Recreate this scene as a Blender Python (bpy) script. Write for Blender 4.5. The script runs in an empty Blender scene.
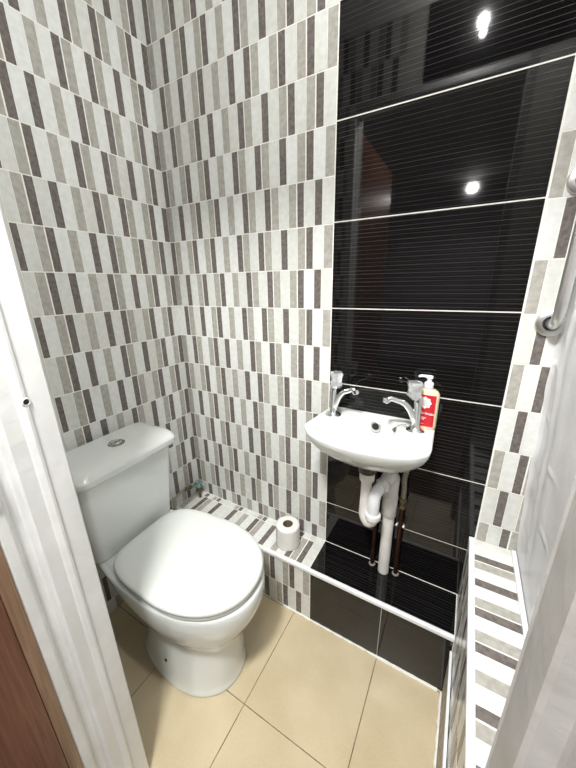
import bpy, bmesh, math, random
from mathutils import Vector, Matrix
random.seed(7)
sc = bpy.context.scene
COL = sc.collection
PI = math.pi

# ------------------------------------------------------------------ materials
def new_mat(name):
    m = bpy.data.materials.new(name); m.use_nodes = True
    nt = m.node_tree; b = nt.nodes['Principled BSDF']
    return m, nt, b

def mottled(name, c1, c2, scale=40, rough=.3, bump=0.0, bscale=None, metallic=0, detail=4, r2=None, coat=0, spec=.5):
    """two-tone noise colour, optional bump"""
    m, nt, b = new_mat(name)
    tc = nt.nodes.new('ShaderNodeTexCoord')
    n = nt.nodes.new('ShaderNodeTexNoise'); n.inputs['Scale'].default_value = scale; n.inputs['Detail'].default_value = detail
    nt.links.new(tc.outputs['Object'], n.inputs['Vector'])
    r = nt.nodes.new('ShaderNodeValToRGB')
    r.color_ramp.elements[0].position = .35; r.color_ramp.elements[1].position = .65
    r.color_ramp.elements[0].color = (*c1, 1); r.color_ramp.elements[1].color = (*c2, 1)
    nt.links.new(n.outputs['Fac'], r.inputs['Fac']); nt.links.new(r.outputs['Color'], b.inputs['Base Color'])
    b.inputs['Roughness'].default_value = rough; b.inputs['Metallic'].default_value = metallic
    b.inputs['Coat Weight'].default_value = coat
    b.inputs['Specular IOR Level'].default_value = spec
    if r2 is not None:
        mr = nt.nodes.new('ShaderNodeMapRange'); mr.inputs['To Min'].default_value = rough; mr.inputs['To Max'].default_value = r2
        nt.links.new(n.outputs['Fac'], mr.inputs['Value']); nt.links.new(mr.outputs['Result'], b.inputs['Roughness'])
    if bump:
        n2 = nt.nodes.new('ShaderNodeTexNoise'); n2.inputs['Scale'].default_value = bscale or scale; n2.inputs['Detail'].default_value = 5
        nt.links.new(tc.outputs['Object'], n2.inputs['Vector'])
        bp = nt.nodes.new('ShaderNodeBump'); bp.inputs['Strength'].default_value = bump; bp.inputs['Distance'].default_value = .004
        nt.links.new(n2.outputs['Fac'], bp.inputs['Height']); nt.links.new(bp.outputs['Normal'], b.inputs['Normal'])
    return m

M = {}
M['stick_white'] = mottled('glazed_off_white', (.71, .735, .715), (.79, .81, .79), 60, .22, .05, 120)
M['stick_pale'] = mottled('glazed_pale_cream', (.64, .655, .62), (.72, .735, .70), 60, .22, .05, 120)
M['stick_beige'] = mottled('glazed_greige', (.36, .35, .315), (.46, .45, .41), 70, .25, .05, 120)
M['stick_dark'] = mottled('glazed_dark_taupe', (.12, .106, .098), (.19, .17, .158), 90, .25, .06, 140)
M['grout'] = mottled('cream_grout', (.80, .80, .74), (.88, .88, .83), 90, .7, .1, 300)
M['grout_brown'] = mottled('brown_floor_grout', (.13, .09, .05), (.30, .22, .13), 30, .85, .2, 300)
M['ceramic'] = mottled('white_glazed_ceramic', (.73, .765, .745), (.75, .785, .765), 4, .07, 0, coat=.3)
M['plastic_white'] = mottled('white_seat_plastic', (.72, .755, .73), (.74, .775, .75), 5, .16)
M['pvc'] = mottled('off_white_pvc', (.70, .69, .66), (.82, .81, .79), 18, .3, .05, 60)
M['pvc_bright'] = mottled('white_pvc_trim', (.80, .82, .86), (.86, .88, .90), 20, .3)
M['sealant'] = mottled('grubby_sealant', (.30, .27, .22), (.62, .59, .52), 60, .6, .4, 90)
M['chrome'] = mottled('polished_chrome', (.84, .85, .86), (.90, .91, .92), 8, .13, 0, metallic=1)
M['facet'] = mottled('clear_capped_chrome', (.74, .76, .78), (.88, .9, .92), 90, .16, 0, metallic=.75)
M['button_chrome'] = mottled('dull_button_chrome', (.30, .30, .27), (.42, .42, .38), 30, .18, 0, metallic=1)
M['collar_dark'] = mottled('dark_rubber_collar', (.02, .016, .012), (.07, .05, .035), 60, .5)
M['collar_grey'] = mottled('grubby_grey_collar', (.16, .15, .14), (.34, .32, .30), 90, .5)
M['steel'] = mottled('satin_steel', (.72, .73, .73), (.80, .81, .81), 12, .34, 0, metallic=1)
M['black_void'] = mottled('dark_hole', (.006, .006, .006), (.012, .012, .012), 20, .6)
M['copper'] = mottled('dull_copper', (.035, .012, .007), (.07, .025, .013), 50, .38, .1, 100, metallic=.7)
M['braid'] = mottled('braided_hose', (.20, .19, .15), (.42, .40, .34), 300, .4, .5, 500, metallic=.6)
M['verdigris'] = mottled('verdigris_brass', (.05, .15, .14), (.28, .42, .38), 120, .6, .4, 200)
M['brass_dark'] = mottled('tarnished_brass', (.12, .10, .05), (.25, .22, .14), 80, .45, .2, 150, metallic=.6)
M['paper'] = mottled('quilted_paper', (.80, .79, .76), (.86, .85, .82), 120, .95, .5, 260)
M['card'] = mottled('brown_card', (.13, .10, .06), (.20, .16, .10), 60, .9)
M['soap_body'] = mottled('cream_plastic_bottle', (.70, .60, .40), (.76, .67, .47), 10, .25)
M['soap_red'] = mottled('red_paper_label', (.50, .010, .022), (.56, .016, .03), 30, .4)
M['label_white'] = mottled('white_label_print', (.82, .80, .78), (.86, .84, .82), 30, .5)
M['label_grey'] = mottled('grey_label_print', (.30, .36, .32), (.45, .5, .46), 200, .5)
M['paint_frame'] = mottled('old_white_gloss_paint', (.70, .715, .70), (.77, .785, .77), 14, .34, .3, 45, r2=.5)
M['paint_frame_shaded'] = mottled('scuffed_shaded_gloss_paint', (.36, .36, .34), (.47, .465, .45), 11, .4, .4, 28, r2=.6)  # scuffed white frame paint, darkened because the right jamb's shade is in the colour
M['paint_wall'] = mottled('rough_white_painted_wall', (.76, .77, .78), (.84, .85, .86), 9, .4, .5, 26)
M['plaster'] = mottled('off_white_plaster', (.60, .59, .55), (.68, .67, .63), 20, .7, .1, 60)
M['hall_wall'] = mottled('hall_wall_paint', (.58, .57, .58), (.64, .63, .64), 8, .8)
M['hall_carpet'] = mottled('hall_carpet', (.10, .075, .06), (.16, .12, .10), 200, .95, .5, 400)
M['ceiling'] = mottled('ceiling_paint', (.55, .54, .52), (.62, .61, .59), 10, .8)

def wood(name, c1, c2):
    m, nt, b = new_mat(name)
    tc = nt.nodes.new('ShaderNodeTexCoord'); mp = nt.nodes.new('ShaderNodeMapping')
    mp.inputs['Scale'].default_value = (60, 60, 2.2)
    n = nt.nodes.new('ShaderNodeTexNoise'); n.inputs['Scale'].default_value = 3; n.inputs['Detail'].default_value = 8; n.inputs['Distortion'].default_value = .6
    r = nt.nodes.new('ShaderNodeValToRGB'); r.color_ramp.elements[0].position = .3; r.color_ramp.elements[1].position = .7
    r.color_ramp.elements[0].color = (*c1, 1); r.color_ramp.elements[1].color = (*c2, 1)
    nt.links.new(tc.outputs['Object'], mp.inputs['Vector']); nt.links.new(mp.outputs[0], n.inputs['Vector'])
    nt.links.new(n.outputs['Fac'], r.inputs['Fac']); nt.links.new(r.outputs['Color'], b.inputs['Base Color'])
    b.inputs['Roughness'].default_value = .26
    return m
M['wood_dark'] = wood('brown_wood_veneer', (.11, .047, .028), (.19, .085, .052))
M['wood_edge'] = wood('light_brown_wood_edge', (.20, .12, .072), (.31, .195, .125))

def black_tile(name='black_lined_glaze'):
    """near-black gloss tile with fine pale horizontal scratch lines printed in the glaze"""
    m, nt, b = new_mat(name); L = nt.links.new
    tc = nt.nodes.new('ShaderNodeTexCoord'); sp = nt.nodes.new('ShaderNodeSeparateXYZ')
    L(tc.outputs['Object'], sp.inputs[0])
    add = nt.nodes.new('ShaderNodeMath'); add.operation = 'ADD'; L(sp.outputs['Z'], add.inputs[0]); L(sp.outputs['Y'], add.inputs[1])
    cv = nt.nodes.new('ShaderNodeCombineXYZ')
    mx = nt.nodes.new('ShaderNodeMath'); mx.operation = 'MULTIPLY'; mx.inputs[1].default_value = 1.6
    L(sp.outputs['X'], mx.inputs[0])
    def lines(pitch, width, strength, seed):
        mul = nt.nodes.new('ShaderNodeMath'); mul.operation = 'MULTIPLY'; mul.inputs[1].default_value = 1 / pitch
        L(add.outputs[0], mul.inputs[0])
        a = nt.nodes.new('ShaderNodeMath'); a.operation = 'ADD'; a.inputs[1].default_value = seed; L(mul.outputs[0], a.inputs[0])
        fr = nt.nodes.new('ShaderNodeMath'); fr.operation = 'FRACT'; L(a.outputs[0], fr.inputs[0])
        fl = nt.nodes.new('ShaderNodeMath'); fl.operation = 'FLOOR'; L(a.outputs[0], fl.inputs[0])
        wn = nt.nodes.new('ShaderNodeTexWhiteNoise'); wn.noise_dimensions = '1D'; L(fl.outputs[0], wn.inputs['W'])
        # line centre jitters within its cell
        ce = nt.nodes.new('ShaderNodeMapRange'); ce.inputs['To Min'].default_value = .38; ce.inputs['To Max'].default_value = .62; L(wn.outputs['Value'], ce.inputs['Value'])
        sb = nt.nodes.new('ShaderNodeMath'); sb.operation = 'SUBTRACT'; L(fr.outputs[0], sb.inputs[0]); L(ce.outputs[0], sb.inputs[1])
        ab = nt.nodes.new('ShaderNodeMath'); ab.operation = 'ABSOLUTE'; L(sb.outputs[0], ab.inputs[0])
        lt = nt.nodes.new('ShaderNodeMapRange'); lt.inputs['From Min'].default_value = width; lt.inputs['From Max'].default_value = width * .3
        L(ab.outputs[0], lt.inputs['Value'])
        c2 = nt.nodes.new('ShaderNodeCombineXYZ'); L(mx.outputs[0], c2.inputs[0]); L(fl.outputs[0], c2.inputs[1])
        nz = nt.nodes.new('ShaderNodeTexNoise'); nz.inputs['Scale'].default_value = 1.7; nz.inputs['Detail'].default_value = 3; L(c2.outputs[0], nz.inputs['Vector'])
        nr = nt.nodes.new('ShaderNodeMapRange'); nr.inputs['From Min'].default_value = .25; nr.inputs['From Max'].default_value = .65; L(nz.outputs['Fac'], nr.inputs['Value'])
        m1 = nt.nodes.new('ShaderNodeMath'); m1.operation = 'MULTIPLY'; L(lt.outputs[0], m1.inputs[0]); L(nr.outputs[0], m1.inputs[1])
        m2 = nt.nodes.new('ShaderNodeMath'); m2.operation = 'MULTIPLY'; m2.inputs[1].default_value = strength; L(m1.outputs[0], m2.inputs[0])
        return m2
    l1 = lines(.0112, .055, 1.0, 3.3); l2 = lines(.0037, .2, .10, 11.7)
    s = nt.nodes.new('ShaderNodeMath'); s.operation = 'ADD'; s.use_clamp = True; L(l1.outputs[0], s.inputs[0]); L(l2.outputs[0], s.inputs[1])
    mixc = nt.nodes.new('ShaderNodeMix'); mixc.data_type = 'RGBA'
    mixc.inputs['A'].default_value = (.0035, .0032, .0036, 1); mixc.inputs['B'].default_value = (.065, .063, .062, 1)
    L(s.outputs[0], mixc.inputs['Factor']); L(mixc.outputs['Result'], b.inputs['Base Color'])
    b.inputs['Roughness'].default_value = .04
    b.inputs['Specular IOR Level'].default_value = .42
    bp = nt.nodes.new('ShaderNodeBump'); bp.inputs['Strength'].default_value = .01; bp.inputs['Distance'].default_value = .0002
    L(s.outputs[0], bp.inputs['Height']); L(bp.outputs['Normal'], b.inputs['Normal'])
    return m
M['black_tile'] = black_tile()

def floor_tile():
    m, nt, b = new_mat('tan_porcelain'); L = nt.links.new
    tc = nt.nodes.new('ShaderNodeTexCoord')
    n = nt.nodes.new('ShaderNodeTexNoise'); n.inputs['Scale'].default_value = 6; n.inputs['Detail'].default_value = 6
    n2 = nt.nodes.new('ShaderNodeTexNoise'); n2.inputs['Scale'].default_value = 160; n2.inputs['Detail'].default_value = 3
    L(tc.outputs['Object'], n.inputs['Vector']); L(tc.outputs['Object'], n2.inputs['Vector'])
    r = nt.nodes.new('ShaderNodeValToRGB'); r.color_ramp.elements[0].position = .3; r.color_ramp.elements[1].position = .72
    r.color_ramp.elements[0].color = (.52, .43, .275, 1); r.color_ramp.elements[1].color = (.66, .565, .39, 1)
    mx = nt.nodes.new('ShaderNodeMix'); mx.data_type = 'FLOAT'; mx.inputs['Factor'].default_value = .25
    L(n.outputs['Fac'], mx.inputs['A']); L(n2.outputs['Fac'], mx.inputs['B'])
    L(mx.outputs['Result'], r.inputs['Fac']); L(r.outputs['Color'], b.inputs['Base Color'])
    b.inputs['Roughness'].default_value = .3
    bp = nt.nodes.new('ShaderNodeBump'); bp.inputs['Strength'].default_value = .06; bp.inputs['Distance'].default_value = .002
    L(n2.outputs['Fac'], bp.inputs['Height']); L(bp.outputs['Normal'], b.inputs['Normal'])
    return m
M['floor_tile'] = floor_tile()

def emis(name, col, st):
    m, nt, b = new_mat(name)
    b.inputs['Base Color'].default_value = (.9, .9, .9, 1)
    b.inputs['Emission Color'].default_value = (*col, 1); b.inputs['Emission Strength'].default_value = st
    return m
M['lamp_glow'] = emis('lit_lamp_diffuser', (1, .97, .93), 14)

# ------------------------------------------------------------------ mesh helpers
def obj(name, bm, mats, parent=None, smooth=None, loc=None):
    me = bpy.data.meshes.new(name)
    bmesh.ops.recalc_face_normals(bm, faces=bm.faces[:]) if smooth != 'raw' else None
    bm.to_mesh(me); bm.free()
    for m in (mats if isinstance(mats, (list, tuple)) else [mats]): me.materials.append(M[m])
    if smooth and smooth != 'raw':
        for p in me.polygons: p.use_smooth = True
        me.set_sharp_from_angle(angle=math.radians(smooth))
    o = bpy.data.objects.new(name, me); COL.objects.link(o)
    if parent is not None: o.parent = parent
    if loc: o.location = loc
    return o

def thing(name, label, cat, loc=(0, 0, 0), rz=0, group=None):
    o = bpy.data.objects.new(name, None); COL.objects.link(o)
    o.location = loc; o.rotation_euler = (0, 0, rz); o.empty_display_size = .05
    o['label'] = label; o['category'] = cat
    if group: o['group'] = group
    return o

def structure(o):
    o['kind'] = 'structure'; return o

def box(bm, x0, x1, y0, y1, z0, z1, mi=0, bev=0, seg=2):
    vs = [bm.verts.new((x, y, z)) for x in (x0, x1) for y in (y0, y1) for z in (z0, z1)]
    idx = [(0, 1, 3, 2), (4, 6, 7, 5), (0, 4, 5, 1), (2, 3, 7, 6), (0, 2, 6, 4), (1, 5, 7, 3)]
    fs = [bm.faces.new([vs[i] for i in f]) for f in idx]
    for f in fs: f.material_index = mi
    if bev:
        es = list({e for f in fs for e in f.edges})
        r = bmesh.ops.bevel(bm, geom=es, offset=bev, segments=seg, affect='EDGES', profile=.6)
        for f in r['faces']: f.material_index = mi
    return fs

def ring_loft(bm, rings, cap0=True, cap1=True, mi=0):
    vr = [[bm.verts.new(p) for p in r] for r in rings]
    n = len(rings[0])
    for a, b in zip(vr[:-1], vr[1:]):
        for i in range(n):
            f = bm.faces.new((a[i], a[(i + 1) % n], b[(i + 1) % n], b[i])); f.material_index = mi
    if cap0: f = bm.faces.new(vr[0][::-1]); f.material_index = mi
    if cap1: f = bm.faces.new(vr[-1]); f.material_index = mi
    return vr

def lathe(bm, prof, origin=(0, 0, 0), axis=(0, 0, 1), n=32, mi=0, cap0=True, cap1=True):
    """prof: list of (radius, height along axis)"""
    q = Vector((0, 0, 1)).rotation_difference(Vector(axis).normalized()); o = Vector(origin)
    rings = []
    for r, h in prof:
        rings.append([o + q @ Vector((max(r, 1e-5) * math.cos(2 * PI * i / n), max(r, 1e-5) * math.sin(2 * PI * i / n), h)) for i in range(n)])
    ring_loft(bm, rings, cap0, cap1, mi)

def smooth_path(pts, per=8):
    """Catmull-Rom through points"""
    P = [Vector(p) for p in pts]; P = [2 * P[0] - P[1]] + P + [2 * P[-1] - P[-2]]
    out = []
    for i in range(1, len(P) - 2):
        for k in range(per):
            t = k / per
            out.append(.5 * ((2 * P[i]) + (-P[i - 1] + P[i + 1]) * t + (2 * P[i - 1] - 5 * P[i] + 4 * P[i + 1] - P[i + 2]) * t * t + (-P[i - 1] + 3 * P[i] - 3 * P[i + 1] + P[i + 2]) * t ** 3))
    out.append(P[-2]); return out

def tube(bm, pts, rad, n=16, mi=0, flat=1.0, caps=True):
    """rad: number or list; flat squashes the section along the binormal"""
    P = [Vector(p) for p in pts]; k = len(P)
    R = rad if isinstance(rad, (list, tuple)) else [rad] * k
    if len(R) != k:
        R = [R[int(i * (len(R) - 1) / (k - 1))] * (1 - (i * (len(R) - 1) / (k - 1)) % 1) + R[min(len(R) - 1, int(i * (len(R) - 1) / (k - 1)) + 1)] * ((i * (len(R) - 1) / (k - 1)) % 1) for i in range(k)]
    t0 = (P[1] - P[0]).normalized(); up = Vector((0, 0, 1)) if abs(t0.z) < .9 else Vector((0, 1, 0))
    u = t0.cross(up).normalized(); rings = []; prev = t0
    for i in range(k):
        t = ((P[min(i + 1, k - 1)] - P[max(i - 1, 0)])).normalized()
        u = prev.rotation_difference(t) @ u; u = (u - t * u.dot(t)).normalized(); v = t.cross(u); prev = t
        rings.append([P[i] + (u * math.cos(2 * PI * j / n) + v * math.sin(2 * PI * j / n) * flat) * R[i] for j in range(n)])
    ring_loft(bm, rings, caps, caps, mi)

# ------------------------------------------------------------------ tiling
WD = {'w': 36.0, 'd': 25.0, 'b': 29.0, 'p': 36.5, 'q': 30.0}
MI = {'w': 1, 'b': 2, 'd': 3, 'p': 4, 'q': 4}
ROWH = .125; ROW0 = .3125
WALLMATS = ['grout', 'stick_white', 'stick_beige', 'stick_dark', 'stick_pale', 'black_tile', 'plaster']
def sticks(bm, P0, U, V, N, length, v0, v1, seq, gap=.0024, rise=.0008, unit=None, vgap=.0034, amin=-1):
    """a row of printed sticks. P0 origin, U along the row, V along each stick, N outwards"""
    P0, U, V, N = map(Vector, (P0, U, V, N))
    tot = sum(WD[c] for c in seq)
    k = length / tot if unit is None else unit
    s = 0
    for i, c in enumerate(seq):
        w = WD[c] * k
        pv = seq[i - 1] if i else 'w'; nx = seq[i + 1] if i + 1 < len(seq) else 'w'
        # the print leaves a wider pale line only where a dark and a greige stick meet
        a = s + (.0022 if {pv, c} == {'d', 'b'} else .0009)
        b = s + w - (.0022 if {nx, c} == {'d', 'b'} else .0009)
        s += w
        if b <= amin + .001: continue
        a = max(a, amin)
        if a >= length - .001: break
        b = min(b, length - .0005)
        c0, c1 = v0 + vgap / 2, v1 - vgap / 2
        q = [P0 + U * a + V * c0, P0 + U * b + V * c0, P0 + U * b + V * c1, P0 + U * a + V * c1]
        lo = [bm.verts.new(p) for p in q]; hi = [bm.verts.new(p + N * rise) for p in q]
        mi = MI[c]
        if c == 'w' and random.random() < .45: mi = 4
        for f in ([hi[0], hi[1], hi[2], hi[3]], [lo[0], lo[1], hi[1], hi[0]], [lo[1], lo[2], hi[2], hi[1]], [lo[2], lo[3], hi[3], hi[2]], [lo[3], lo[0], hi[0], hi[3]]):
            try: bm.faces.new(f).material_index = mi
            except ValueError: pass

A1 = 'dbwbdwbdwbwdbwdbwdwbdwb'; B1 = 'bwdwbdwbdwbwdbwdbwbdwdw'
BACK = {15: B1, 14: 'dbwbdwbdwbwdbwbdwbdwdwb', 13: 'bwdwbdwbdwbwdbwdwbdwbdw', 12: 'wdbwdwbdwbwdwdbwbdwbdwb',
        11: 'bwdbwbdwdwbwdbwdbwdwbdw'[:0] + 'bwdbwbdwdwbwdbwdwbdwbdw', 10: A1, 9: B1, 8: A1, 7: B1, 6: 'wdbwdwbdwbwdbwdbwdwbdwb',
        5: 'bwdbwbdwdwbwdbwdbwbdwdw', 4: 'dbwbdwbdwbwdwdbwbdwbdwb', 3: 'bwdwbdwbdwbwdbwdwbdwbdw',
        2: 'dbwbdwbdwbwdwdbwbdwbdwb', 1: 'bwdwbdwbdwbwdbwdwbdwbdw', 0: A1, -1: B1}
LA = 'dwbdwbwdbwdbwdwbdw'; LB = 'wbdwdwbwdbwdbwbdwd'; LA2 = 'dwbdwbwdwdbwbdwbdw'; LB2 = 'wbdwdwbwdbwdwbdwbd'
LEFT = {8: LA2, 7: LB2, 6: LA2, 5: LB2, 4: LA2, 3: LB2}
XP, XQ = .714, 1.215       # black panel edges
ZC = 2.32                  # toilet ceiling
ZS = .249                  # top of the low boxing
YS = -.16                  # its front
XL, ZL = 1.200, .496       # right boxing: face and top
XR = 1.315                 # right wall
YF = -.738                  # inner face of the wall with the doorway
YH = -.854                 # its hall side

# ---- back wall
bm = bmesh.new()
box(bm, -.1, XR + .13, 0, .1, -.1, ZC + .1, 0)
for n in range(-1, 17):
    z0 = ROW0 + ROWH * n; z1 = z0 + ROWH
    if z0 >= ZC: break
    zz0, zz1 = max(z0, ZS), min(z1, ZC)
    if zz1 - zz0 < .01: continue
    if n < 0: zz0 = ZS
    sticks(bm, (.001, 0, 0), (1, 0, 0), (0, 0, 1), (0, -1, 0), XP - .004, zz0, zz1, BACK.get(n, A1))
    # narrow strip right of the panel
    if n == -1: continue
    sticks(bm, (XQ + .003, 0, 0), (1, 0, 0), (0, 0, 1), (0, -1, 0), XR + .03 - XQ, zz0, zz1, 'bwdb' if n % 2 == 1 else 'wdwb', unit=.00091)
# short row above the low boxing on the right strip is hidden by the right boxing; rows of the black panel:
zj = [ZS] + [.3125 + .125 * n + .004 for n in (1, 3, 5, 7, 9, 11, 13, 15)] + [ZC]
for a, b in zip(zj[:-1], zj[1:]):
    if b - a > .02: box(bm, XP, XQ - .001, -.0012, 0.002, a + .0016, b - .0016, 5, .0006, 1)
wb = structure(obj('wall_back', bm, WALLMATS))

# ---- left wall
bm = bmesh.new()
box(bm, -.1, 0, YH, 0.0, -.1, ZC + .1, 6)
box(bm, -.002, .0002, -.5355, 0, ZS - .25, ZC, 0)
for n in range(-3, 17):
    z0 = ROW0 + ROWH * n; z1 = min(z0 + ROWH, ZC); z0 = max(z0, 0.0)
    if z1 - z0 < .01: continue
    s = LEFT.get(n, LA if n % 2 == 0 else LB)
    # first stick of every A row is a cut one
    tot = sum(WD[c] for c in s) - (7 if s[0] == 'd' else 7)
    k = .534 / tot
    st = -.534 - 7 * k
    sticks(bm, (0.0002, st, 0), (0, 1, 0), (0, 0, 1), (1, 0, 0), .5335 + 7 * k, z0, z1, s, amin=7 * k)
wl = structure(obj('wall_left', bm, WALLMATS))

# ---- wall around the doorway (camera side)
XJ0, XJ1, ZH = .515, 1.169, 2.03
bm = bmesh.new()
box(bm, -.1, XJ0 - .03, YH, YF, 0, ZC + .1, 0)
box(bm, XJ1 + .03, XR + .13, YH, YF, 0, ZC + .1, 0)
box(bm, XJ0 - .03, XJ1 + .03, YH, YF, ZH + .03, ZC + .1, 0)
for n in range(-3, 17):
    z0 = max(ROW0 + ROWH * n, 0.0); z1 = min(ROW0 + ROWH * n + ROWH, ZC)
    if z1 - z0 < .01: continue
    if z0 < ZH: sticks(bm, (.02, YF, 0), (1, 0, 0), (0, 0, 1), (0, 1, 0), XJ0 - .055, z0, z1, LA2 if n % 2 else LB2, unit=.00097)
    else: sticks(bm, (.002, YF, 0), (1, 0, 0), (0, 0, 1), (0, 1, 0), .795, max(z0, ZH + .033), z1, A1 if n % 2 else B1, unit=.00104)
for a, b in ((ZH + .033, 2.065), (2.066, ZC)): box(bm, .80, XR + .02, YF - .001, YF + .0012, a, b - .002, 5, .0005, 1)
structure(obj('wall_front', bm, ['plaster'] + WALLMATS[1:]))

# ---- right wall above the boxing: rough, repeatedly painted lining with soft vertical folds and creases
bm = bmesh.new()
NY, NZ = 70, 300
grid = []
for j in range(NZ + 1):
    z = ZL + .0005 + (ZC - ZL - .0005) * j / NZ
    row = []
    for i in range(NY + 1):
        t = i / NY
        y = 0.0 + (YF + .005) * t
        x = XR + .008 - .022 * min(1, max(0, (z - .5) / .6)); xb = x; fd = min(1, (z - ZL) / .12)
        # rounded fillet into the back corner, wider higher up
        rr = .016
        if -y < rr:
            u = 1 - (-y / rr); x -= .008 * (1 - math.sqrt(max(0, 1 - u * u)))
        yr = -(.06 + .11 * (1.15 - z))         # soft ridge running down the wall
        x -= .0045 * math.exp(-((y - yr) / .016) ** 2)
        x -= .004 * math.exp(-((y - yr + .06) / .03) ** 2)
        x += .0016 * math.sin(z * 23 + y * 9) * math.exp(-((y) / .12) ** 2)
        x += .0012 * math.sin(z * 61 + 3 * math.sin(y * 30)) * math.exp(-((y + .03) / .05) ** 2)
        for zc, yc in ((.94, -.05), (.80, -.06), (.62, -.10), (1.07, -.03), (.72, -.21), (.86, -.16), (.58, -.05)):
            x -= .0030 * math.exp(-((z - zc - .08 * (y - yc)) / .006) ** 2) * math.exp(-((y - yc) / .035) ** 2)
        x = xb + (x - xb) * fd
        row.append(bm.verts.new((x, y, z)))
    grid.append(row)
back = []
for j in range(NZ):
    for i in range(NY):
        bm.faces.new((grid[j][i], grid[j + 1][i], grid[j + 1][i + 1], grid[j][i + 1]))
box(bm, XR + .02, XR + .12, YF, 0.0, ZL + .01, ZC + .1, 0)
structure(obj('wall_right', bm, ['paint_wall'], smooth=60))

# ---- floor: individual tiles over grout, 333 mm
bm = bmesh.new()
box(bm, -.1, XR + .13, YH, .1, -.1, -.0012, 1)
xs = [.0, .320, .6525, .985, 1.3]; ys = [-.165, -.4975, -.830]
xs = [-.013] + xs[1:4] + [1.3175]; ys = [.168, -.165, -.4975, -.830, -.8525]
for i in range(len(xs) - 1):
    for j in range(len(ys) - 1):
        x0, x1 = max(xs[i], .0) + .0014, min(xs[i + 1], 1.25) - .0014
        y1, y0 = ys[j] - .0014, (ys[j + 1] + .0014) if j < 3 else -.8525
        box(bm, x0, x1, y0, min(y1, 0), -.02, 0, 0, .0008, 2)
structure(obj('floor', bm, ['floor_tile', 'grout_brown']))

bm = bmesh.new(); box(bm, -.1, XR + .13, YH, .1, ZC, ZC + .08)
structure(obj('ceiling', bm, ['ceiling']))

# ------------------------------------------------------------------ hallway behind the camera (seen only as reflections and light)
bm = bmesh.new(); box(bm, -.9, 2.2, -4.6, YH - .0005, -.1, -.002)
structure(obj('floor_hall', bm, ['hall_carpet']))
bm = bmesh.new(); box(bm, -.9, 2.2, -4.6, YH - .0005, 2.45, 2.53)
structure(obj('ceiling_hall', bm, ['ceiling']))
bm = bmesh.new(); box(bm, -.98, -.9, -4.6, YH - .0005, 0, 2.45)
structure(obj('wall_hall_left', bm, ['hall_wall']))
bm = bmesh.new(); box(bm, 2.2, 2.28, -4.6, YH - .0005, 0, 2.45)
structure(obj('wall_hall_right', bm, ['hall_wall']))
bm = bmesh.new(); box(bm, -.98, 2.28, -4.68, -4.6, 0, 2.45)
structure(obj('wall_hall_back', bm, ['hall_wall']))
bm = bmesh.new()
box(bm, -.98, -.105, YH - .0005, YH + .1, -.1, 2.53); box(bm, XR + .135, 2.28, YH - .0005, YH + .1, -.1, 2.53)
box(bm, -.105, XR + .135, YH - .0005, YH + .1, ZC + .105, 2.53)
structure(obj('wall_hall_front', bm, ['hall_wall']))

# ------------------------------------------------------------------ low boxing along the back wall
ledge = thing('tiled_ledge', 'low tiled ledge along the back wall, striped beside the toilet and black under the basin', 'ledge', (0, 0, 0))
bm = bmesh.new()
box(bm, 0.0005, XL - .0005, YS + .001, -.0005, .0005, ZS - .001, 0)
# striped part of the top, sticks running out from the wall
sticks(bm, (.003, 0, ZS - .001), (1, 0, 0), (0, -1, 0), (0, 0, 1), XP - .004, .030, -YS - .012, 'bwdbwdwwdwbwdbwdwbwdbdp', unit=.001)
sticks(bm, (.002, 0, ZS - .001), (1, 0, 0), (0, -1, 0), (0, 0, 1), XP - .004, .002, .030, 'bwdwbdwpwbdpwwbdwwdbwwdwpw', rise=.0008, vgap=.004)
# striped part of the front: two rows
sticks(bm, (-.003, YS + .001, 0), (1, 0, 0), (0, 0, 1), (0, -1, 0), .721, .115, ZS - .012, 'dwb' * 8, unit=.001, amin=.005)
sticks(bm, (-.009, YS + .001, 0), (1, 0, 0), (0, 0, 1), (0, -1, 0), .728, .003, .115, 'wbd' * 6 + 'wbdwdw', unit=.001, amin=.011)
# black top and black front tiles
box(bm, XP, XL - .003, YS + .010, -.003, ZS - .003, ZS + .0004, 5, .0005, 1)
box(bm, XP + .006, .983, YS - .0004, YS + .004, .003, ZS - .012, 5, .0005, 1)
box(bm, .9845, XL - .003, YS - .0004, YS + .004, .003, ZS - .012, 5, .0005, 1)
obj('ledge_body', bm, WALLMATS, ledge)
bm = bmesh.new()
box(bm, .001, XL - .0005, YS - .005, YS + .009, ZS - .012, ZS + .0035, 0, .003, 3)
obj('edge_trim', bm, ['pvc_bright'], ledge, smooth=40)['label'] = 'white plastic trim along the front edge'

# ------------------------------------------------------------------ higher boxing along the right wall
ledge2 = thing('tiled_ledge', 'waist-low striped tile ledge along the right wall with a white trim edge', 'ledge', (0, 0, 0))
bm = bmesh.new()
box(bm, XL + .001, XR + .0025, YF + .001, -.0015, .0005, ZL - .001, 0)
seqL = 'pwdbwdwbdwbdwbdwwdwbdwbdw'
sticks(bm, (XL + .008, -.001, ZL - .001), (0, -1, 0), (1, 0, 0), (0, 0, 1), -YF - .006, .004, XR - XL - .006, 'qwdbwdwbdwbdwbwdbwdwbdw', unit=.001)
for k, (a, b) in enumerate(((.0, .125), (.125, .25), (.25, .375), (.375, ZL - .01))):
    if k == 0: a = .003
    sticks(bm, (XL + .001, -.003, 0), (0, -1, 0), (0, 0, 1), (-1, 0, 0), -YF - .006, a, b, ('bwdwbdwbwdwbdwbdwbwdwbdw', 'wdwbdwbwdwbdwbwdwbdwbwd')[k % 2])
obj('ledge_body', bm, WALLMATS, ledge2)
bm = bmesh.new()
box(bm, XL - .001, XL + .0145, YF + .002, -.003, ZL - .010, ZL + .005, 0, .003, 3)
obj('edge_trim', bm, ['pvc_bright'], ledge2, smooth=40)['label'] = 'white plastic trim along the outer top edge'
bm = bmesh.new()
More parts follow.
